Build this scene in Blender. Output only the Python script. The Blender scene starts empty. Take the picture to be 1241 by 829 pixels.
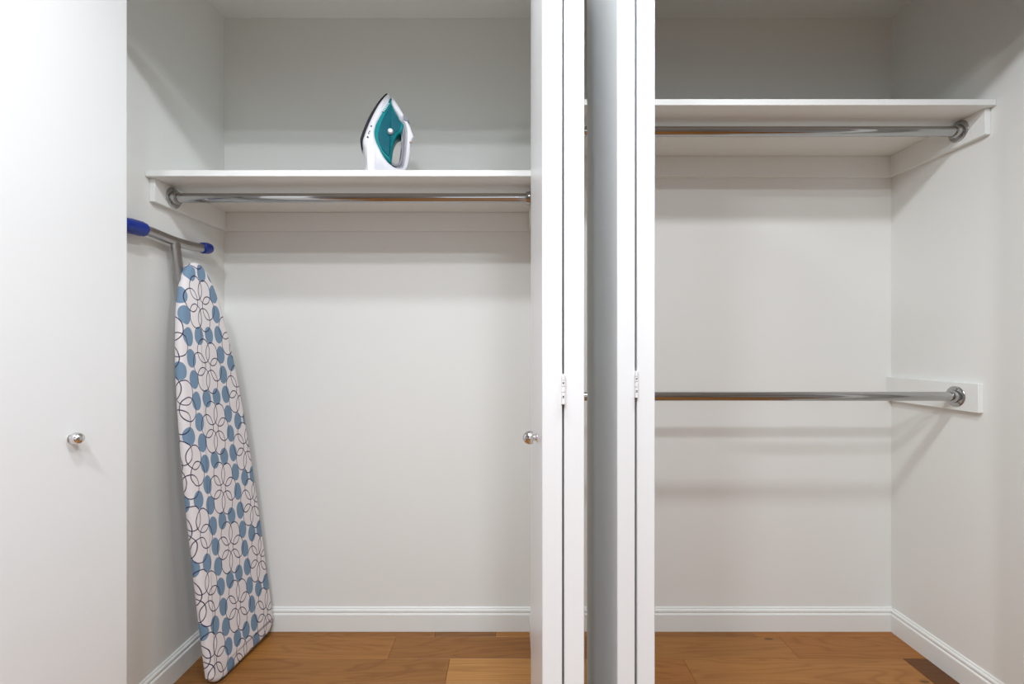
import bpy, bmesh, math, random
from mathutils import Vector, Matrix

# ------------------------------------------------------------------ camera, world, lights, exposure
scene = bpy.context.scene
F_PX, W_PX, H_PX = 568.0, 1241.0, 829.0
EYE = 1.126                                  # camera height
cam_data = bpy.data.cameras.new('camera')
cam = bpy.data.objects.new('camera', cam_data)
scene.collection.objects.link(cam)
cam.location = (0, 0, EYE)
cam.rotation_euler = (math.pi / 2, 0, 0)
cam_data.sensor_width = 36.0
cam_data.lens = F_PX / W_PX * 36.0
cam_data.shift_x = 0.5 / W_PX
cam_data.shift_y = 6.5 / W_PX
cam_data.clip_start = 0.02
scene.camera = cam

world = bpy.data.worlds.new('world')
scene.world = world
world.use_nodes = True
wbg = world.node_tree.nodes['Background']
wbg.inputs['Color'].default_value = (0.80, 0.88, 1.0, 1)
wbg.inputs['Strength'].default_value = 1.0

WINDOW_FILL_W, LAMP_RIGHT_W, LAMP_LEFT_W, LAMP_FAR_W, REAR_FILL_W = 4.0, 14.5, 11.5, 24.0, 38.0
win_l = bpy.data.lights.new('window_fill', 'AREA')  # soft fill added behind the camera, set in an invented window
win_l.shape = 'RECTANGLE'; win_l.size = 2.2; win_l.size_y = 1.5
win_l.energy = WINDOW_FILL_W; win_l.color = (0.93, 0.96, 1.0)
win_o = bpy.data.objects.new('window_fill', win_l)
scene.collection.objects.link(win_o)
win_o.location = (0.2, -2.96, 1.55)
win_o.rotation_euler = (math.pi / 2, 0, 0)   # faces +Y, into the room

vs = scene.view_settings
vs.view_transform = 'Standard'; vs.look = 'None'
vs.exposure = 0.12; vs.gamma = 1.0; vs.use_curve_mapping = False
try:
    scene.cycles.max_bounces = 12
    scene.cycles.diffuse_bounces = 8
    scene.cycles.use_denoising = True
except Exception:
    pass

COL = scene.collection
random.seed(7)

# ------------------------------------------------------------------ node helpers and materials
class NT:
    def __init__(s, name):
        s.m = bpy.data.materials.new(name); s.m.use_nodes = True
        s.t = s.m.node_tree; s.b = s.t.nodes['Principled BSDF']
    def n(s, typ, **kw):
        nd = s.t.nodes.new(typ)
        for k, v in kw.items(): setattr(nd, k, v)
        return nd
    def l(s, a, b): s.t.links.new(a, b)
    def put(s, sock, v):
        if isinstance(v, (int, float)): sock.default_value = v
        else: s.l(v, sock)
    def math(s, op, a, b=0.0, c=0.0):
        nd = s.n('ShaderNodeMath', operation=op)
        s.put(nd.inputs[0], a); s.put(nd.inputs[1], b); s.put(nd.inputs[2], c)
        return nd.outputs[0]
    def mix(s, fac, a, b):
        nd = s.n('ShaderNodeMix', data_type='RGBA')
        s.put(nd.inputs[0], fac)
        for sock, v in ((nd.inputs[6], a), (nd.inputs[7], b)):
            if isinstance(v, tuple): sock.default_value = (*v, 1) if len(v) == 3 else v
            else: s.l(v, sock)
        return nd.outputs[2]
    def noise(s, vec, scale, detail=2.0, rough=0.5, dist=0.0):
        nd = s.n('ShaderNodeTexNoise')
        if vec is not None: s.l(vec, nd.inputs['Vector'])
        nd.inputs['Scale'].default_value = scale; nd.inputs['Detail'].default_value = detail
        nd.inputs['Roughness'].default_value = rough; nd.inputs['Distortion'].default_value = dist
        return nd.outputs[0]
    def bump(s, h, strength, dist):
        nd = s.n('ShaderNodeBump')
        nd.inputs['Strength'].default_value = strength; nd.inputs['Distance'].default_value = dist
        s.l(h, nd.inputs['Height']); s.l(nd.outputs[0], s.b.inputs['Normal'])

def paint(name, col, rough, var=0.02, bump_scale=220.0, bump=0.05):
    k = NT(name)
    tc = k.n('ShaderNodeTexCoord').outputs['Object']
    nz = k.noise(tc, 3.0, 3.0)
    dark = tuple(c * (1 - var) for c in col)
    k.l(k.mix(nz, dark, col), k.b.inputs['Base Color'])
    k.b.inputs['Roughness'].default_value = rough
    k.bump(k.noise(tc, bump_scale, 2.0), bump, 0.0006)
    return k.m

def plain(name, col, rough, metal=0.0, coat=0.0, var=0.05, scale=40.0, spec=0.5):
    k = NT(name)
    tc = k.n('ShaderNodeTexCoord').outputs['Object']
    nz = k.noise(tc, scale, 2.0)
    k.l(k.mix(nz, tuple(c * (1 - var) for c in col), col), k.b.inputs['Base Color'])
    k.b.inputs['Roughness'].default_value = rough
    k.b.inputs['Metallic'].default_value = metal
    k.b.inputs['Coat Weight'].default_value = coat
    k.b.inputs['Specular IOR Level'].default_value = spec
    return k.m

def wood_mat():
    k = NT('oak_floor')
    oi = k.n('ShaderNodeObjectInfo')
    tc = k.n('ShaderNodeTexCoord').outputs['Object']
    comb = k.n('ShaderNodeCombineXYZ')
    k.l(k.math('MULTIPLY', oi.outputs['Random'], 37.0), comb.inputs[0])
    k.l(k.math('MULTIPLY', oi.outputs['Random'], 91.0), comb.inputs[1])
    add = k.n('ShaderNodeVectorMath', operation='ADD')
    k.l(tc, add.inputs[0]); k.l(comb.outputs[0], add.inputs[1])
    mp = k.n('ShaderNodeMapping'); mp.inputs['Scale'].default_value = (1.3, 11.0, 11.0)
    k.l(add.outputs[0], mp.inputs['Vector'])
    # growth rings: distance field bent by low noise, folded into thin dark lines
    base = k.noise(mp.outputs[0], 0.9, 2.0, 0.5, 0.6)
    ring = k.math('FRACT', k.math('MULTIPLY', base, 13.0))
    line = k.math('SMOOTH_MIN', k.math('MULTIPLY', k.math('ABSOLUTE', k.math('SUBTRACT', ring, 0.5)), 4.0), 1.0, 0.2)
    mp2 = k.n('ShaderNodeMapping'); mp2.inputs['Scale'].default_value = (4.0, 140.0, 140.0)
    k.l(add.outputs[0], mp2.inputs['Vector'])
    fine = k.noise(mp2.outputs[0], 1.0, 3.0)
    blot = k.noise(mp.outputs[0], 0.45, 3.0)
    mp3 = k.n('ShaderNodeMapping'); mp3.inputs['Scale'].default_value = (3.2, 9.0, 9.0)
    k.l(add.outputs[0], mp3.inputs['Vector'])
    vor = k.n('ShaderNodeTexVoronoi'); vor.inputs['Scale'].default_value = 0.8
    k.l(mp3.outputs[0], vor.inputs['Vector'])
    knot = k.math('LESS_THAN', vor.outputs['Distance'], 0.055)
    c = oi.outputs['Color']
    dark = k.n('ShaderNodeMix', data_type='RGBA', blend_type='MULTIPLY')
    dark.inputs[0].default_value = 1.0
    k.l(c, dark.inputs[6]); dark.inputs[7].default_value = (0.50, 0.41, 0.32, 1)
    m1 = k.mix(k.math('MULTIPLY_ADD', line, -0.55, 0.58), c, dark.outputs[2])
    m2 = k.mix(k.math('MULTIPLY', fine, 0.75), m1, dark.outputs[2])
    m3 = k.mix(k.math('MULTIPLY', k.math('SUBTRACT', blot, 0.35), 0.7), m2, dark.outputs[2])
    m4 = k.mix(k.math('MULTIPLY', knot, 0.7), m3, (0.055, 0.028, 0.012))
    k.l(m4, k.b.inputs['Base Color'])
    k.b.inputs['Roughness'].default_value = 0.42
    k.b.inputs['Specular IOR Level'].default_value = 0.35
    k.bump(fine, 0.12, 0.0008)
    return k.m

def cover_mat():
    """white cotton printed with navy loop flowers and slate-blue ovals"""
    k = NT('printed_cotton')
    uv = k.n('ShaderNodeUVMap'); uv.uv_map = 'UVMap'
    sp = k.n('ShaderNodeSeparateXYZ'); k.l(uv.outputs[0], sp.inputs[0])
    wob = k.n('ShaderNodeTexNoise'); wob.inputs['Scale'].default_value = 14.0
    k.l(uv.outputs[0], wob.inputs['Vector'])
    wv = k.math('MULTIPLY_ADD', wob.outputs[0], 0.010, -0.005)
    PX, PV = 0.1836, 0.214
    p = k.math('ADD', k.math('DIVIDE', sp.outputs[0], 0.68), wv)
    v = k.math('ADD', sp.outputs[1], wv)
    def cell(x, per, off):
        t = k.math('DIVIDE', k.math('SUBTRACT', x, off), per)
        return k.math('MULTIPLY', k.math('SUBTRACT', t, k.math('ROUND', t)), per)
    def ell(x, y, x0, y0, rx, ry):
        a = k.math('POWER', k.math('DIVIDE', k.math('SUBTRACT', x, x0), rx), 2.0)
        b = k.math('POWER', k.math('DIVIDE', k.math('SUBTRACT', y, y0), ry), 2.0)
        return k.math('SQRT', k.math('ADD', a, b))
    def soft(e, r, w):   # 1 inside
        return k.math('SMOOTHSTEP', 0, 0) if False else k.math('MULTIPLY', k.math('MINIMUM', k.math('MAXIMUM', k.math('DIVIDE', k.math('SUBTRACT', 1.0, e), w / r), 0.0), 1.0), 1.0)
    ovals = soft(ell(cell(p, PX, PX / 2), cell(v, PV / 3, PV / 6), 0, 0, 0.0258, 0.0322), 0.028, 0.0012)
    lines = None
    for (ox, oy, rot) in ((0.0, 0.0, 14.0), (PX, PV / 2, 22.0)):
        q = cell(p, 2 * PX, ox); r = cell(v, PV, oy)
        e = ell(k.math('ABSOLUTE', q), k.math('ABSOLUTE', r), 0.031, PV / 2, 0.0265, 0.0310)
        ovals = k.math('MAXIMUM', ovals, soft(e, 0.028, 0.0012))
        q = k.math('DIVIDE', q, 0.85); r = k.math('DIVIDE', r, 0.97)
        rad = k.math('SQRT', k.math('ADD', k.math('MULTIPLY', q, q), k.math('MULTIPLY', r, r)))
        th = k.math('ADD', k.math('ARCTAN2', r, q), math.radians(720 + rot))
        s6 = math.pi / 3
        tt = k.math('DIVIDE', th, s6)
        fol = k.math('ABSOLUTE', k.math('MULTIPLY', k.math('SUBTRACT', tt, k.math('ROUND', tt)), s6))
        for dk in (0.0, s6):
            a = k.math('SUBTRACT', fol, dk)
            x = k.math('MULTIPLY', rad, k.math('COSINE', a)); y = k.math('MULTIPLY', rad, k.math('SINE', a))
            e = ell(x, y, 0.0585, 0, 0.0415, 0.0415)
            d = k.math('MULTIPLY', k.math('ABSOLUTE', k.math('SUBTRACT', e, 1.0)), 0.038)
            ln = k.math('MINIMUM', k.math('MAXIMUM', k.math('MULTIPLY_ADD', d, -1.0 / 0.0008, 2.6), 0.0), 1.0)
            lines = ln if lines is None else k.math('MAXIMUM', lines, ln)
    c = k.mix(ovals, (0.74, 0.70, 0.71), (0.165, 0.262, 0.375))
    c = k.mix(lines, c, (0.022, 0.016, 0.060))
    k.l(c, k.b.inputs['Base Color'])
    k.b.inputs['Roughness'].default_value = 0.85
    tc = k.n('ShaderNodeTexCoord').outputs['Object']
    k.bump(k.noise(tc, 700.0, 1.0), 0.15, 0.0006)
    return k.m

M = dict(
    wall=paint('wall_paint', (0.79, 0.80, 0.778), 0.62),
    room=paint('room_paint', (0.38, 0.38, 0.37), 0.7),
    trim=paint('trim_paint', (0.80, 0.818, 0.80), 0.40, bump=0.03),
    door=paint('door_paint', (0.815, 0.828, 0.835), 0.30, bump=0.03, bump_scale=90.0),
    ceil=paint('ceiling_paint', (0.785, 0.80, 0.775), 0.8),
    wood=wood_mat(),
    chrome=plain('chrome', (0.46, 0.46, 0.46), 0.11, 1.0, var=0.02),
    chrome_knob=plain('polished_knob', (0.74, 0.73, 0.72), 0.10, 1.0, var=0.02),
    hinge=plain('painted_hinge', (0.84, 0.84, 0.84), 0.35),
    screw=plain('screw_metal', (0.20, 0.20, 0.20), 0.35, 0.9),
    gap=plain('dark_joint', (0.05, 0.035, 0.02), 0.8),
    cover=cover_mat(),
    steel=plain('brushed_steel', (0.42, 0.40, 0.39), 0.28, 1.0, var=0.15, scale=120.0),
    deck=plain('grey_deck', (0.30, 0.30, 0.31), 0.5, 0.6),
    blue=plain('blue_plastic', (0.004, 0.035, 0.33), 0.33, var=0.35),
    iwhite=plain('white_plastic', (0.62, 0.62, 0.665), 0.4, coat=0.0, var=0.02),
    teal=plain('teal_tank', (0.0, 0.115, 0.155), 0.45, coat=0.0, spec=0.12, var=0.55, scale=26.0),
    tealrim=plain('teal_rim', (0.0, 0.20, 0.215), 0.35, spec=0.2, coat=0.0, var=0.10),
    grey=plain('grey_grip', (0.145, 0.155, 0.185), 0.5),
    sole=plain('dark_sole', (0.028, 0.026, 0.030), 0.7, 0.0, spec=0.1),
    print=plain('pale_print', (0.42, 0.66, 0.68), 0.5),
    amber=plain('amber_light', (0.30, 0.12, 0.03), 0.4),
    frame=plain('window_paint', (0.8, 0.8, 0.8), 0.4),
)

# ------------------------------------------------------------------ mesh helpers
def bm_box(bm, x0, x1, y0, y1, z0, z1):
    vs_ = [bm.verts.new(c) for c in ((x0,y0,z0),(x1,y0,z0),(x1,y1,z0),(x0,y1,z0),(x0,y0,z1),(x1,y0,z1),(x1,y1,z1),(x0,y1,z1))]
    for f in ((0,3,2,1),(4,5,6,7),(0,1,5,4),(1,2,6,5),(2,3,7,6),(3,0,4,7)):
        bm.faces.new([vs_[i] for i in f])

def frame_from(d):
    d = d.normalized()
    a = Vector((0, 0, 1)) if abs(d.z) < 0.9 else Vector((1, 0, 0))
    u = d.cross(a).normalized(); v = u.cross(d).normalized()
    return u, v

def bm_tube(bm, pts, rads, seg=20, cap=True, up=None, sx=1.0, sy=1.0):
    """a tube through pts; rads per point; sx/sy flatten it into an oval"""
    pts = [Vector(p) for p in pts]; rings = []
    if isinstance(rads, (int, float)): rads = [rads] * len(pts)
    for i, p in enumerate(pts):
        d = (pts[min(i + 1, len(pts) - 1)] - pts[max(i - 1, 0)]).normalized()
        if up is not None:
            v = (Vector(up) - d * Vector(up).dot(d)).normalized(); u = d.cross(v)
        else: u, v = frame_from(d)
        rings.append([bm.verts.new(p + (u * math.cos(2*math.pi*k/seg) * sx + v * math.sin(2*math.pi*k/seg) * sy) * rads[i]) for k in range(seg)])
    for a, b in zip(rings, rings[1:]):
        for k in range(seg):
            bm.faces.new((a[k], a[(k+1) % seg], b[(k+1) % seg], b[k]))
    if cap:
        bm.faces.new(list(reversed(rings[0]))); bm.faces.new(rings[-1])

def bm_lathe(bm, origin, axis, prof, seg=32):
    """prof = [(distance along axis, radius)]"""
    o = Vector(origin); ax = Vector(axis).normalized(); u, v = frame_from(ax); rings = []
    for (d, r) in prof:
        if r < 1e-6: rings.append([bm.verts.new(o + ax * d)])
        else: rings.append([bm.verts.new(o + ax*d + (u*math.cos(2*math.pi*k/seg) + v*math.sin(2*math.pi*k/seg))*r) for k in range(seg)])
    for a, b in zip(rings, rings[1:]):
        for k in range(seg):
            k2 = (k + 1) % seg
            if len(a) == 1 and len(b) == 1: continue
            if len(a) == 1: bm.faces.new((a[0], b[k2], b[k]))
            elif len(b) == 1: bm.faces.new((a[k], a[k2], b[0]))
            else: bm.faces.new((a[k], a[k2], b[k2], b[k]))
    if len(rings[0]) > 1: bm.faces.new(list(reversed(rings[0])))
    if len(rings[-1]) > 1: bm.faces.new(rings[-1])

def obj(name, bm, mat, parent=None, smooth=False, bevel=0.0, loc=None, seg=2):
    bmesh.ops.recalc_face_normals(bm, faces=bm.faces)
    me = bpy.data.meshes.new(name); bm.to_mesh(me); bm.free()
    o = bpy.data.objects.new(name, me); COL.objects.link(o)
    me.materials.append(M[mat] if isinstance(mat, str) else mat)
    if smooth:
        for p in me.polygons: p.use_smooth = True
    if bevel:
        b = o.modifiers.new('bevel', 'BEVEL'); b.width = bevel; b.segments = seg; b.limit_method = 'ANGLE'
        b.angle_limit = math.radians(40)
    if smooth or bevel:
        for p in me.polygons: p.use_smooth = True
        me.set_sharp_from_angle(angle=math.radians(40))
    if parent is not None:
        o.parent = parent
        o.matrix_parent_inverse = parent.matrix_world.inverted()
    if loc: o.location = loc
    return o

def boxobj(name, mat, x0, x1, y0, y1, z0, z1, parent=None, bevel=0.0):
    """box with its origin at the box's base centre"""
    c = Vector(((x0+x1)/2, (y0+y1)/2, z0)); bm = bmesh.new()
    bm_box(bm, x0-c.x, x1-c.x, y0-c.y, y1-c.y, 0, z1-z0)
    o = obj(name, bm, mat, parent, bevel=bevel)
    if parent is not None: o.matrix_parent_inverse = Matrix()
    o.location = c if parent is None else parent_local(parent, c)
    return o

def parent_local(parent, c):
    q = Vector(c); p = parent
    while p is not None:
        q = q - p.location; p = p.parent
    return q

def thing(name, loc, label, cat=None, group=None, kind=None):
    o = bpy.data.objects.new(name, None); COL.objects.link(o)
    o.location = loc; o.empty_display_size = 0.05
    o['label'] = label
    if cat: o['category'] = cat
    if group: o['group'] = group
    if kind: o['kind'] = kind
    bpy.context.view_layer.update()
    return o

def part(name, bm, mat, parent, **kw):
    """bm in world coordinates -> child whose mesh is local to the (unrotated) parent"""
    org = Vector((0, 0, 0)); p = parent
    while p is not None:
        org += p.location; p = p.parent
    bmesh.ops.translate(bm, verts=bm.verts, vec=-org)
    o = obj(name, bm, mat, None, **kw); o.parent = parent
    return o

def struct(o, label=None):
    o['kind'] = 'structure'
    if label: o['label'] = label
    return o

# ------------------------------------------------------------------ the setting
YB = 1.87                        # closet back wall
XL, XR = -1.146, 1.515           # closet side walls
CEIL = 2.44
YF0, YF1 = 1.15, 1.27            # front wall of the closets
DIV0, DIV1 = 0.085, 0.172        # wall between the two closets
HEAD = 2.13                      # top of the door openings
OPL, OPR = -1.10, 1.412          # outer jambs
RX0, RX1, RY0 = -2.1, 2.5, -3.0  # the room the camera stands in

struct(boxobj('wall_back', 'wall', XL-0.1, XR+0.1, YB, YB+0.1, -0.02, CEIL+0.1))
struct(boxobj('wall_left', 'wall', XL-0.1, XL, YF1, YB, -0.02, CEIL+0.1))
struct(boxobj('wall_right', 'wall', XR, XR+0.1, YF1, YB, -0.02, CEIL+0.1))
struct(boxobj('wall_middle', 'wall', DIV0, DIV1, YF1, YB, -0.02, CEIL))
bm = bmesh.new()                                        # front wall: jambs, pier and header in one
bm_box(bm, RX0, OPL, YF0, YF1, -0.02, HEAD)
bm_box(bm, OPR, RX1, YF0, YF1, -0.02, HEAD)
bm_box(bm, DIV0, DIV1, YF0, YF1, -0.02, HEAD)
bm_box(bm, RX0, RX1, YF0, YF1, HEAD, CEIL+0.1)
struct(obj('wall_front', bm, 'wall'))
struct(boxobj('ceiling', 'ceil', XL-0.1, XR+0.1, YF1, YB, CEIL, CEIL+0.1))
struct(boxobj('ceiling_room', 'ceil', RX0-0.1, RX1+0.1, RY0-0.1, YF0, 2.50, 2.60))
struct(boxobj('wall_room_left', 'room', RX0-0.1, RX0, RY0-0.1, YF0, -0.02, 2.55))
struct(boxobj('wall_room_right', 'room', RX1, RX1+0.1, RY0-0.1, YF0, -0.02, 2.55))
bm = bmesh.new()                                        # unseen rear wall with an opening for the added window
WX0, WX1, WZ0, WZ1 = -0.95, 1.35, 0.75, 2.35
bm_box(bm, RX0-0.1, WX0, RY0-0.1, RY0, -0.02, 2.55); bm_box(bm, WX1, RX1+0.1, RY0-0.1, RY0, -0.02, 2.55)
bm_box(bm, WX0, WX1, RY0-0.1, RY0, -0.02, WZ0); bm_box(bm, WX0, WX1, RY0-0.1, RY0, WZ1, 2.55)
struct(obj('wall_rear', bm, 'room'))
win = thing('window_1', (0.2, RY0-0.05, WZ0), 'wide window added in the unseen rear wall to go with the fill light', kind='structure')
bm = bmesh.new()
for (a, b) in ((WX0, WX0+0.05), (0.175, 0.225), (WX1-0.05, WX1)): bm_box(bm, a, b, RY0-0.08, RY0-0.03, WZ0, WZ1)
for (a, b) in ((WZ0, WZ0+0.05), (WZ1-0.05, WZ1)): bm_box(bm, WX0, WX1, RY0-0.08, RY0-0.03, a, b)
part('window_frame', bm, 'frame', win)

# floor: five-inch oak boards laid across the closets, each one its own piece
PW = 0.127; ROW0 = 1.823
floor = boxobj('floor', 'gap', RX0, RX1, RY0, YB, -0.05, -0.0115)
struct(floor)
TONES = {'tan': (0.44, 0.200, 0.050), 'lite': (0.63, 0.320, 0.098), 'mid': (0.385, 0.170, 0.043),
         'brown': (0.31, 0.142, 0.042), 'dark': (0.16, 0.060, 0.012), 'red': (0.44, 0.182, 0.040)}
ROWS = {   # row index counted from the back wall: [(x start, tone)]
    -1: [(XL, 'mid'), (-0.30, 'brown'), (-0.062, 'tan'), (0.50, 'mid'), (0.95, 'red')],
    0: [(XL, 'tan'), (-0.448, 'mid'), (0.33, 'tan'), (1.042, 'red')],
    1: [(XL, 'brown'), (-0.97, 'mid'), (-0.223, 'lite'), (0.30, 'red'), (0.62, 'tan'), (1.416, 'dark')],
    2: [(XL, 'mid'), (-0.72, 'mid'), (0.05, 'tan'), (0.80, 'red')],
}
plank_meshes = {}
def plank(x0, x1, y0, y1, tone):
    key = (round(x1-x0, 4), round(y1-y0, 4))
    if key not in plank_meshes:
        bm = bmesh.new(); L, Wd = x1-x0, y1-y0; e = 0.0009
        bm_box(bm, -L/2+e*0.35, L/2-e*0.35, -Wd/2+e*0.35, Wd/2-e*0.35, 0, 0.0115)
        me = bpy.data.meshes.new('plank')
        bmesh.ops.bevel(bm, geom=[ed for ed in bm.edges if all(vv.co.z > 0.01 for vv in ed.verts)], offset=e, segments=1, affect='EDGES')
        bmesh.ops.recalc_face_normals(bm, faces=bm.faces)
        bm.to_mesh(me); bm.free(); me.materials.append(M['wood']); plank_meshes[key] = me
    o = bpy.data.objects.new('plank', plank_meshes[key]); COL.objects.link(o)
    o.parent = floor; o.location = parent_local(floor, ((x0+x1)/2, (y0+y1)/2, -0.0115))
    j = random.uniform(0.93, 1.07)
    o.color = tuple(c * j for c in TONES[tone]) + (1,)
for r in range(-1, 9):
    y1 = ROW0 - PW*r; y0 = y1 - PW
    if r == -1: y1 = YB; y0 = ROW0
    inside = y0 > YF1 - 0.02
    lo, hi = (XL, XR) if inside else (RX0, RX1)
    if r in ROWS: segs = ROWS[r]
    else:
        xs = [lo]; x = lo + random.uniform(0.3, 0.9)
        while x < hi - 0.25: xs.append(x); x += random.choice((0.7, 0.9, 1.1))
        segs = [(x, random.choice(['tan', 'mid', 'brown', 'red', 'lite'])) for x in xs]
    for i, (x, tone) in enumerate(segs):
        plank(x, segs[i+1][0] if i+1 < len(segs) else hi, y0, y1, tone)
bm = bmesh.new(); bm_box(bm, RX0, RX1, RY0, ROW0 - PW*9, -0.0115, 0)   # the rest of the room, never in view
rest = part('floorboards', bm, 'wood', floor); rest.color = (*TONES['mid'], 1); rest['kind'] = 'stuff'

# baseboards with a stepped bead on top
def baseboard(name, p0, p1, nrm, h=0.092, t=0.014):
    prof = [(0, 0), (t, 0), (t, h*0.70), (t*0.95, h*0.73), (t*0.62, h*0.765), (t*0.72, h*0.80), (t*0.78, h*0.86), (t*0.66, h*0.90), (t*0.36, h*0.93), (t*0.36, h*0.965), (t*0.15, h), (0, h)]
    bm = bmesh.new(); rings = []
    for p in (p0, p1):
        rings.append([bm.verts.new((p[0] + nrm[0]*d, p[1] + nrm[1]*d, z)) for d, z in prof])
    n = len(prof)
    for i in range(n): bm.faces.new((rings[0][i], rings[0][(i+1) % n], rings[1][(i+1) % n], rings[1][i]))
    bm.faces.new(rings[0]); bm.faces.new(list(reversed(rings[1])))
    return struct(obj(name, bm, 'trim'))
baseboard('baseboard_back_left', (XL, YB), (DIV0, YB), (0, -1))
baseboard('baseboard_back_right', (DIV1, YB), (XR, YB), (0, -1))
baseboard('baseboard_left', (XL, YF1), (XL, YB-0.014), (1, 0))
baseboard('baseboard_right', (XR, YF1), (XR, YB-0.014), (-1, 0))
baseboard('baseboard_middle_left', (DIV0, YF1), (DIV0, YB-0.014), (-1, 0))
baseboard('baseboard_middle_right', (DIV1, YF1), (DIV1, YB-0.014), (1, 0))

# ------------------------------------------------------------------ folding doors
TH = 0.0343
def knob(parent, origin, axis):
    k = bpy.data.objects.new('knob', None); COL.objects.link(k); k.parent = parent
    k.location = parent_local(parent, origin); k['label'] = 'round polished chrome knob'
    bm = bmesh.new(); bm_lathe(bm, origin, axis, [(0, 0.0088), (0.0012, 0.0088), (0.0018, 0.0078), (0.0018, 0.0062)], 32)
    part('knob_base', bm, 'chrome_knob', k, smooth=True)
    bm = bmesh.new(); bm_lathe(bm, origin, axis, [(0.0016, 0.0064), (0.0075, 0.0060), (0.0090, 0.0064)], 32)
    part('knob_neck', bm, 'chrome_knob', k, smooth=True)
    pr = [(0.0080, 0.0064), (0.0080, 0.0112), (0.0088, 0.0126), (0.0105, 0.0134)]
    for i in range(0, 11):
        a = math.pi/2 * i / 10
        pr.append((0.0145 + 0.0150*math.sin(a), 0.0137*math.cos(a) if i < 10 else 0.0))
    bm = bmesh.new(); bm_lathe(bm, origin, axis, pr, 36)
    part('knob_ball', bm, 'chrome_knob', k, smooth=True)

def hinge(parent, x, y, z, gapw):
    """white painted butt hinge across the joint of the two panels, barrel towards the room"""
    h = bpy.data.objects.new('hinge', None); COL.objects.link(h); h.parent = parent
    h.location = parent_local(parent, (x, y, z)); h['label'] = 'small white painted hinge'
    for i in range(5):
        za = z - 0.0255 + i*0.0102
        bm = bmesh.new(); bm_lathe(bm, (x, y-0.0032, za+0.0004), (0, 0, 1), [(0, 0.0030), (0.0004, 0.0034), (0.0090, 0.0034), (0.0094, 0.0030)], 14)
        part('knuckle', bm, 'hinge', h, smooth=True)
    for s in (-1, 1):
        bm = bmesh.new()
        x0, x1 = sorted((x + s*gapw*0.22, x + s*(gapw*0.5 + 0.0002)))
        bm_box(bm, x0, x1, y-0.001, y+0.022, z-0.0255, z+0.0255)
        part('leaf', bm, 'hinge', h)
    for dz in (-0.012, 0.011):
        bm = bmesh.new(); bm_lathe(bm, (x-0.0004, y-0.0061, z+dz), (0, -1, 0), [(0, 0.0017), (0.0009, 0.0013)], 10)
        part('screw', bm, 'screw', h)

def folding_door(name, xa, ya, yb, gapw, label, side, knob_at, lead_first=True):
    """two panels folded flat together, standing out from the opening; xa = left face"""
    cxm = xa + TH + gapw/2
    d = thing(name, (cxm, (ya+yb)/2, 0.012), label, kind='structure')
    bm = bmesh.new(); bm_box(bm, xa, xa+TH, ya, yb, 0.012, 2.085); part('door_panel', bm, 'door', d, bevel=0.0016)
    bm = bmesh.new(); bm_box(bm, xa+TH+gapw, xa+2*TH+gapw, ya, yb, 0.012, 2.085); part('door_panel', bm, 'door', d, bevel=0.0016)
    for z in (0.22, 1.055, 1.89): hinge(d, cxm, ya, z, gapw)
    if knob_at: knob(d, (xa if side < 0 else xa+2*TH+gapw, knob_at[0], knob_at[1]), (side, 0, 0))
    for k2, xx in ((0, xa+TH/2), (1, xa+1.5*TH+gapw)):    # pivot pins in the head track
        bm = bmesh.new(); bm_lathe(bm, (xx, yb-0.04, 2.084), (0, 0, 1), [(0, 0.004), (0.022, 0.004)], 12)
        part('pivot_pin', bm, 'screw', d)
    return d

folding_door('door_1', -1.0 - 2*TH - 0.004, 0.76, 1.219, 0.004,
             'white folding closet door standing open at the far left, its knob facing right', +1, (1.062, 0.9195))
folding_door('door_2', 0.0518, 0.795, 1.262, 0.0031,
             'white folded closet door pair left of centre with knob and hinge', -1, (0.953, 0.9425))
folding_door('door_3', 0.2028, 0.900, 1.262, 0.0040,
             'white folded closet door pair right of centre, hinge but no knob in view', -1, None)
# head tracks of the two openings
for nm, x0, x1 in (('trim_1', OPL, DIV0), ('trim_2', DIV1, OPR)):
    struct(boxobj(nm, 'trim', x0, x1, 1.195, 1.262, 2.106, HEAD))

# ------------------------------------------------------------------ shelves and hanging rods
YS = 1.464; YC = 1.482; CT = 0.018
trim_no = [2]
def cleat(x0, x1, y0, y1, z0, z1):
    """board nailed to the wall that carries a shelf or a rod end"""
    trim_no[0] += 1
    return struct(boxobj('trim_%d' % trim_no[0], 'trim', x0, x1, y0, y1, z0, z1, bevel=0.0012))
def shelf(x0, x1, top, cleat_bot, label):
    t = boxobj('closet_shelf', 'trim', x0+0.0008, x1-0.0008, YS, YB-0.0005, top-0.0195, top, bevel=0.0015)
    t['label'] = label; t['category'] = 'shelf'; t['group'] = 'closet shelves'
    cleat(x0+CT, x1-CT, YB-CT, YB-0.0005, cleat_bot, top-0.0197)
    for xx in (x0+0.0005, x1-CT): cleat(xx, xx+CT-0.0005, YC, YB-0.0005, cleat_bot, top-0.0197)
    return t
shelf(XL, DIV0, 1.680, 1.587, 'white closet shelf in the left closet, carrying the steam iron')
shelf(DIV1, XR, 1.902, 1.800, 'white closet shelf in the right closet, empty, set higher')

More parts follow.
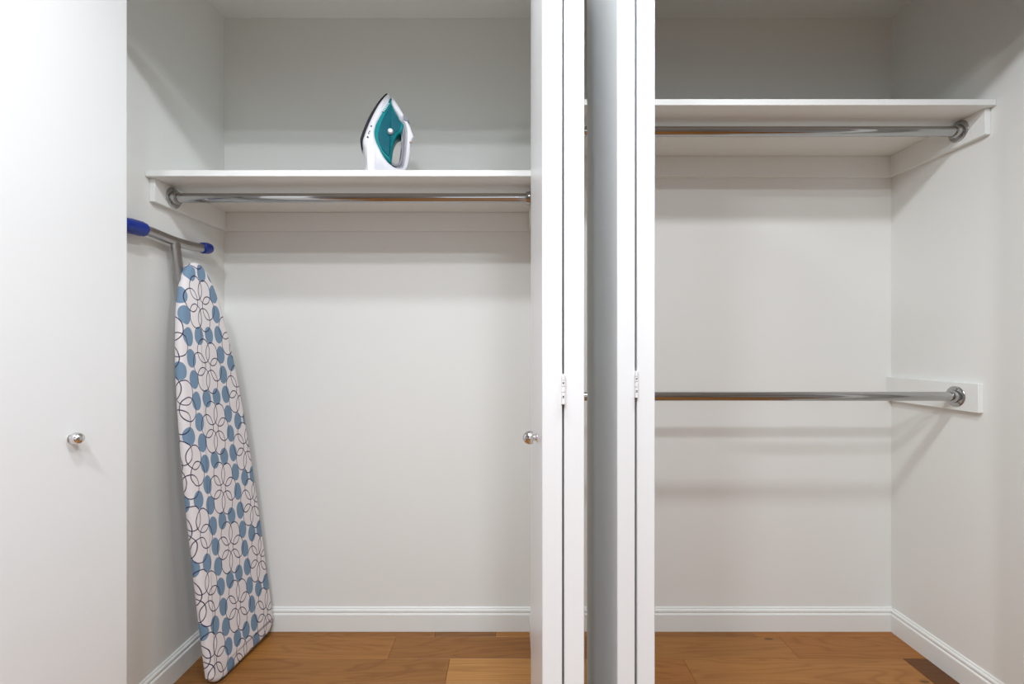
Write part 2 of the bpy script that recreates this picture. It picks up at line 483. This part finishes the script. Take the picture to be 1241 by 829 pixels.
def rod(x0, x1, y, z, r, label, low=None):
    t = thing('hanging_rod', ((x0+x1)/2, y, z-r), label, 'closet rod', 'chrome closet rods')
    bm = bmesh.new(); bm_tube(bm, [(x0+0.006, y, z), (x1-0.006, y, z)], r, 36); part('rod_tube', bm, 'chrome', t, smooth=True)
    for xx, s in ((x0, 1), (x1, -1)):
        bm = bmesh.new()
        bm_lathe(bm, (xx, y, z), (s, 0, 0), [(0, 0.0345), (0.002, 0.0345), (0.0042, 0.0325), (0.0050, 0.0290), (0.0056, 0.0225), (0.0100, 0.0215), (0.0170, 0.0210), (0.0190, 0.0200), (0.0200, r+0.0004)], 40)
        fl = part('flange', bm, 'chrome', t, smooth=True)
        for a in (90, 210, 330):
            c = Vector((xx + s*0.0042, y + 0.0272*math.cos(math.radians(a+20)), z + 0.0272*math.sin(math.radians(a+20))))
            bm = bmesh.new(); bm_lathe(bm, c, (s, 0, 0), [(0, 0.0034), (0.0013, 0.0034), (0.0019, 0.0022), (0.0019, 0.0)], 12)
            org = t.location; bmesh.ops.translate(bm, verts=bm.verts, vec=-org)
            so = obj('screw', bm, 'screw', None, smooth=True); so.parent = fl
    if low:
        for xx in (x0-CT+0.0005, x1): cleat(xx, xx+CT-0.0005, low[0], YB-0.0005, low[1], low[2])
    return t
rod(XL+CT, DIV0-CT, 1.563, 1.624, 0.0155, 'chrome rod under the shelf in the left closet')
rod(DIV1+CT, XR-CT, 1.569, 1.849, 0.0160, 'chrome rod under the high shelf in the right closet')
rod(DIV1+CT, XR-CT, 1.580, 0.961, 0.0155, 'lower chrome rod at mid height in the right closet', (1.504, 0.915, 1.009))

# ------------------------------------------------------------------ ironing board leaning on the left wall
def bez(pts, n):
    """Catmull-Rom through pts (list of tuples)"""
    out = []; P = [Vector(p) for p in pts]
    for i in range(len(P)-1):
        a = P[max(i-1, 0)]; b = P[i]; c = P[i+1]; d = P[min(i+2, len(P)-1)]
        for k in range(n):
            t = k/n
            out.append(0.5*((2*b) + (c-a)*t + (2*a-5*b+4*c-d)*t*t + (3*b-a-3*c+d)*t**3))
    out.append(P[-1]); return out

yaw, lean = math.radians(10.0), math.radians(4.0)
nrm = Vector((math.cos(lean)*math.cos(yaw), -math.cos(lean)*math.sin(yaw), math.sin(lean)))
up0 = (Vector((0, 0, 1)) - nrm*nrm.z).normalized()
rt0 = up0.cross(nrm).normalized()
if rt0.y < 0: rt0 = -rt0
tilt = math.radians(4.6)
upv = (up0*math.cos(tilt) - rt0*math.sin(tilt)).normalized()      # board axis, bottom to nose
rtv = (rt0*math.cos(tilt) + up0*math.sin(tilt)).normalized()      # across, towards the back wall
LEN = 1.412
FACE_O = Vector((-0.954, 1.692, 0.0125))                            # middle of the bottom end, on the face
BOARD_M = Matrix((rtv.to_4d(), upv.to_4d(), nrm.to_4d(), (0, 0, 0, 1))).transposed()
for i in range(3): BOARD_M[3][i] = 0
BOARD_M.translation = FACE_O
def B(u, v, w=0.0): return FACE_O + rtv*u + upv*v + nrm*w
HWS = [(0.0, 0.0), (0.006, 0.018), (0.028, 0.039), (0.095, 0.069), (0.195, 0.0925), (0.405, 0.122), (0.77, 0.144), (1.20, 0.154), (1.375, 0.155)]
half = bez([(h, LEN - s) for s, h in HWS], 5)
crn = [Vector((0.155 - 0.05*(1-math.cos(a)), 0.052 - 0.052*math.sin(a))) for a in [math.pi/2*i/7 for i in range(1, 8)]]
half = [p for p in half] + crn
outline = [Vector((p.x, p.y)) for p in half] + [Vector((-p.x, p.y)) for p in reversed(half) if p.x > 1e-6]
def inset(pl, d):
    out = []; n = len(pl)
    for i in range(n):
        t = (pl[(i+1) % n] - pl[i-1]).normalized(); nn = Vector((-t.y, t.x))
        c = pl[i]
        if nn.dot(Vector((0, 0.7)) - c) < 0: nn = -nn
        out.append(c + nn*d)
    return out
board = thing('ironing_board', (FACE_O.x, FACE_O.y, 0.0), 'folded ironing board with printed floral cover leaning on the left closet wall', 'ironing board')
TK = 0.030
layers = [(0.016, 0.0), (0.008, -0.0015), (0.0025, -0.0055), (0.0, -0.012), (0.0, -TK+0.007), (0.003, -TK+0.002), (0.010, -TK)]
bm = bmesh.new(); uvl = bm.loops.layers.uv.new('UVMap'); rings = []; uvmap = {}
arc = 0.0; prev = None
for (d, w) in layers:
    if prev is not None: arc += math.hypot(d-prev[0], w-prev[1])
    prev = (d, w); ring = []
    base = inset(outline, layers[0][0])
    for i, c in enumerate(inset(outline, d)):
        vv = bm.verts.new(B(c.x, c.y, w)); ring.append(vv)
        out = (outline[i] - base[i]); out = out.normalized() if out.length > 1e-9 else Vector((0, 0))
        uvmap[vv] = (base[i].x + out.x*arc*0.68, base[i].y + out.y*arc)
    rings.append(ring)
n = len(outline)
for a, b in zip(rings, rings[1:]):
    for i in range(n): bm.faces.new((a[i], a[(i+1) % n], b[(i+1) % n], b[i]))
bm.faces.new(rings[0]); bm.faces.new(rings[-1])
U0, V0 = -0.012, -0.016
for f in bm.faces:
    for lp in f.loops: lp[uvl].uv = (uvmap[lp.vert][0] + 0.0 - U0, uvmap[lp.vert][1] - V0)
bmesh.ops.triangulate(bm, faces=[f for f in bm.faces if len(f.verts) > 4])
part('board_cover', bm, 'cover', board, smooth=True)
bm = bmesh.new(); dk = inset(outline, 0.02)
ra = [bm.verts.new(B(c.x, c.y, -TK+0.0005)) for c in dk]; rb = [bm.verts.new(B(c.x, c.y, -TK-0.006)) for c in dk]
for i in range(n): bm.faces.new((ra[i], ra[(i+1) % n], rb[(i+1) % n], rb[i]))
bm.faces.new(ra); bm.faces.new(rb); part('metal_deck', bm, 'deck', board)
# legs folded flat behind the deck; the front leg sticks out past the nose and ends in a T foot
JX, JY, JZ = -1.1145, 1.552, 1.478
foot_mid = Vector((JX, JY, JZ))
leg_bot = B(-0.012, 0.42, -0.064)
bm = bmesh.new(); bm_tube(bm, [leg_bot, foot_mid], 0.0135, 20, up=(0, 1, 0.0), sx=0.85, sy=1.35); part('leg', bm, 'steel', board, smooth=True)
bm = bmesh.new(); bm_tube(bm, [B(0.03, 1.05, -0.052), B(0.03, 0.05, -0.054)], 0.011, 16); part('leg', bm, 'steel', board, smooth=True)
bar = bez([(-1.1165, 1.385, 1.482), (-1.117, 1.45, 1.4835), (-1.1155, 1.552, 1.4775), (-1.113, 1.64, 1.479), (-1.111, 1.705, 1.4865)], 6)
bm = bmesh.new(); bm_tube(bm, bar, 0.0155, 24, up=(0, 0, 1), sx=0.82, sy=1.0); part('foot_bar', bm, 'steel', board, smooth=True)
def cap_piece(a, b, r, parent):
    a, b = Vector(a), Vector(b); L = (b-a).length; bm = bmesh.new()
    pr = [(0, r*0.86), (0.002, r*0.98), (L*0.35, r*1.02), (L*0.7, r), (L*0.86, r*0.93), (L*0.95, r*0.78), (L, r*0.5), (L, 0.0)]
    bm_lathe(bm, a, b-a, pr, 28); c = part('end_cap', bm, 'blue', parent, smooth=True); c['label'] = 'blue plastic end cap'
    d = (b-a).normalized(); u, v = frame_from(d)
    for k in range(10):                                             # grip ribs
        an = 2*math.pi*k/10; o = (u*math.cos(an) + v*math.sin(an))*r*1.0
        bm = bmesh.new(); bm_tube(bm, [a + d*0.006 + o, a + d*L*0.62 + o], 0.0011, 6)
        org = parent.location; bmesh.ops.translate(bm, verts=bm.verts, vec=-org)
        rr = obj('grip_rib', bm, 'blue', None, smooth=True); rr.parent = c
cap_piece((-1.1165, 1.422, 1.4833), (-1.1165, 1.333, 1.480), 0.0215, board)
cap_piece((-1.1120, 1.683, 1.4835), (-1.1105, 1.728, 1.4900), 0.0195, board)

# ------------------------------------------------------------------ steam iron on the left shelf
IY = 1.545; SC = 568.0/1.52/1.0
def ipt(zx, zy):
    """point of the side outline -> (x, height) measured on the iron's own middle plane"""
    px = 420 + zx/6.91; py = 95 + zy/6.91
    return ((px-620.0)/568.0*1.52, EYE + (421.0-py)/568.0*1.52)
TIPZ = ipt(325, 100)[1]; BASEZ = 1.680
iron = thing('steam_iron', (ipt(310, 600)[0], IY, BASEZ), 'teal and white steam iron standing on its heel on the left shelf', 'iron')
def taper(z, tip=0.16, pw=0.62):
    t = max(0.0, min(1.0, (TIPZ - z)/(TIPZ - BASEZ)))
    return tip + (1-tip)*min(1.0, (t/0.72))**pw
def slab(name, pts, mat, hw, parent, y_off=0.0, closed_smooth=5, rnd=(0.0, 0.35, 0.75, 1.0), insets=(0.008, 0.0035, 0.001, 0.0), cat=True, taperf=taper, hole=None):
    P = [Vector(ipt(*p)) for p in pts]
    if cat:
        Q = []; m = len(P)
        for i in range(m):
            a, b, c, d = P[i-1], P[i], P[(i+1) % m], P[(i+2) % m]
            for k in range(closed_smooth):
                t = k/closed_smooth
                Q.append(0.5*((2*b) + (c-a)*t + (2*a-5*b+4*c-d)*t*t + (3*b-a-3*c+d)*t**3))
        P = Q
    for q in P: q.y = max(q.y, BASEZ)
    area = sum(P[i].x*P[(i+1) % len(P)].y - P[(i+1) % len(P)].x*P[i].y for i in range(len(P)))
    sg = 1.0 if area > 0 else -1.0
    def ins(d):
        o = []
        for i in range(len(P)):
            t = P[(i+1) % len(P)] - P[i-1]
            t = t.normalized() if t.length > 1e-9 else Vector((1, 0))
            o.append(P[i] + Vector((-t.y, t.x))*sg*d)
        return o
    stack = [(-(1 - 0.0), insets[0])] 
    prof = [(-1.0, insets[0]), (-0.93, insets[1]), (-0.78, insets[2]), (-0.55, 0.0), (0.55, 0.0), (0.78, insets[2]), (0.93, insets[1]), (1.0, insets[0])]
    bm = bmesh.new(); rr = []
    for (w, d) in prof:
        rr.append([bm.verts.new((q.x, IY + y_off + w*hw*taperf(q.y), q.y)) for q in ins(d)])
    m = len(P)
    for a, b in zip(rr, rr[1:]):
        for i in range(m): bm.faces.new((a[i], a[(i+1) % m], b[(i+1) % m], b[i]))
    f0 = bm.faces.new(rr[0]); f1 = bm.faces.new(rr[-1])
    bmesh.ops.triangulate(bm, faces=[f0, f1])
    return part(name, bm, mat, parent, smooth=True)
BASEY = 822
slab('soleplate', [(325, 100), (318, 112), (262, 195), (203, 308), (156, 422), (124, 530), (118, 585), (110, 560), (110, 530), (144, 420), (192, 302), (250, 192), (308, 106)], 'sole', 0.0430, iron, insets=(0.0012, 0.0006, 0.0002, 0.0))
slab('skirt', [(327, 104), (350, 128), (340, 190), (285, 310), (240, 420), (228, 500), (255, 590), (310, 690), (370, 745), (430, 760), (470, 765), (466, BASEY+8), (300, BASEY+8), (152, BASEY+8), (148, 740), (138, 640), (124, 570), (134, 520), (165, 425), (210, 310), (265, 195)], 'iwhite', 0.0510, iron)
tank = slab('water_tank', [(345, 140), (368, 158), (372, 200), (385, 260), (440, 345), (462, 375), (452, 420), (438, 452), (405, 475), (378, 540), (364, 620), (358, 690), (352, 722), (300, 692), (250, 630), (215, 555), (203, 480), (215, 400), (262, 300), (315, 195)], 'tealrim', 0.0480, iron)
slab('tank_window', [(352, 205), (378, 262), (432, 345), (446, 380), (430, 440), (396, 472), (366, 545), (354, 640), (345, 690), (305, 662), (262, 600), (243, 520), (250, 440), (290, 320)], 'teal', 0.0500, iron, insets=(0.005, 0.003, 0.001, 0.0))
slab('handle_shell', [(362, 152), (378, 158), (420, 215), (462, 285), (500, 345), (522, 400), (543, 462), (530, 490), (518, 530), (516, 600), (500, 690), (478, 750), (440, 775), (400, 765), (380, 742), (432, 735), (452, 680), (468, 560), (474, 440), (458, 365), (420, 320), (372, 240), (354, 195)], 'iwhite', 0.0270, iron, taperf=lambda z: 1.0, insets=(0.006, 0.0025, 0.0008, 0.0))
slab('handle_grip', [(430, 350), (462, 372), (476, 430), (472, 540), (458, 660), (440, 715), (395, 738), (345, 720), (360, 698), (398, 705), (418, 680), (430, 610), (440, 530), (444, 465), (438, 450)], 'grey', 0.0288, iron, taperf=lambda z: 1.0, insets=(0.004, 0.002, 0.0008, 0.0))
def idisc(name, zx, zy, r, y0, y1, mat, parent):
    x, z = ipt(zx, zy); bm = bmesh.new()
    bm_lathe(bm, (x, y0, z), (0, -1, 0), [(0, r), ((y0-y1)*0.7, r), ((y0-y1), r*0.75), ((y0-y1), 0)], 18)
    return part(name, bm, mat, parent, smooth=True)
idisc('steam_dial', 348, 462, 0.0085, IY-0.036, IY-0.0535, 'iwhite', iron)
slab('spray_button', [(450, 292), (472, 285), (496, 318), (492, 340), (470, 342), (452, 330)], 'grey', 0.0285, iron, taperf=lambda z: 1.0, insets=(0.002, 0.001, 0.0003, 0.0))
slab('steam_button', [(486, 312), (500, 322), (508, 350), (498, 352), (488, 335)], 'grey', 0.0290, iron, taperf=lambda z: 1.0, insets=(0.002, 0.001, 0.0003, 0.0))
idisc('indicator_light', 513, 515, 0.0032, IY-0.026, IY-0.0285, 'amber', iron)
def on_side(z, hw): return IY - hw*taper(z)
for (zx, zy, r) in ((196, 432, 0.0024), (182, 478, 0.0016), (176, 496, 0.0016), (168, 530, 0.0026)):   # dots of the dial scale
    x, z = ipt(zx, zy); idisc('scale_mark', zx, zy, r, on_side(z, 0.051)+0.004, on_side(z, 0.051)-0.0030, 'sole', iron)
for k in range(6):                                                   # worn pale lettering, unreadable in the photograph
    zx = 332 - k*8; zy = 208 + k*15; x, z = ipt(zx, zy); yy = on_side(z, 0.0512)
    bm = bmesh.new(); bm_box(bm, x-0.0042, x+0.0042, yy-0.0030, yy+0.0030, z-0.0014, z+0.0014); part('tank_print', bm, 'print', iron)

iron.rotation_euler = (0, 0, math.radians(15.0))

# ------------------------------------------------------------------ the room's ceiling lamps and an added rear fill lamp (above and behind the frame)
def ceiling_lamp(x, y, watts, r, label):
    t = thing('ceiling_lamp', (x, y, 2.50), label, 'ceiling lamp', 'ceiling lamps of the room')
    bm = bmesh.new(); bm_lathe(bm, (x, y, 2.4999), (0, 0, -1), [(0, r*1.12), (0.012, r*1.12), (0.016, r*1.05), (0.018, r*1.02), (0.018, 0.0)], 40)
    part('lamp_rim', bm, 'trim', t, smooth=True)
    ld = bpy.data.lights.new('lamp_light', 'AREA'); ld.shape = 'DISK'; ld.size = 2*r; ld.energy = watts
    ld.color = (0.935, 0.98, 1.03)
    lo = bpy.data.objects.new('lamp_light', ld); COL.objects.link(lo); lo.parent = t; lo.location = (0, 0, -0.03)
ceiling_lamp(0.52, 0.52, LAMP_RIGHT_W, 0.09, 'round ceiling lamp in front of the right closet')
ceiling_lamp(-0.30, 0.52, LAMP_LEFT_W, 0.09, 'round ceiling lamp in front of the left closet')
ceiling_lamp(-0.50, -0.25, LAMP_FAR_W, 0.12, 'wider ceiling lamp farther back in the room')
ceiling_lamp(0.25, -0.95, REAR_FILL_W, 0.15, 'widest ceiling lamp, added as unseen fill near the rear of the room')  # added lamp, brightens the right closet's back wall from the front
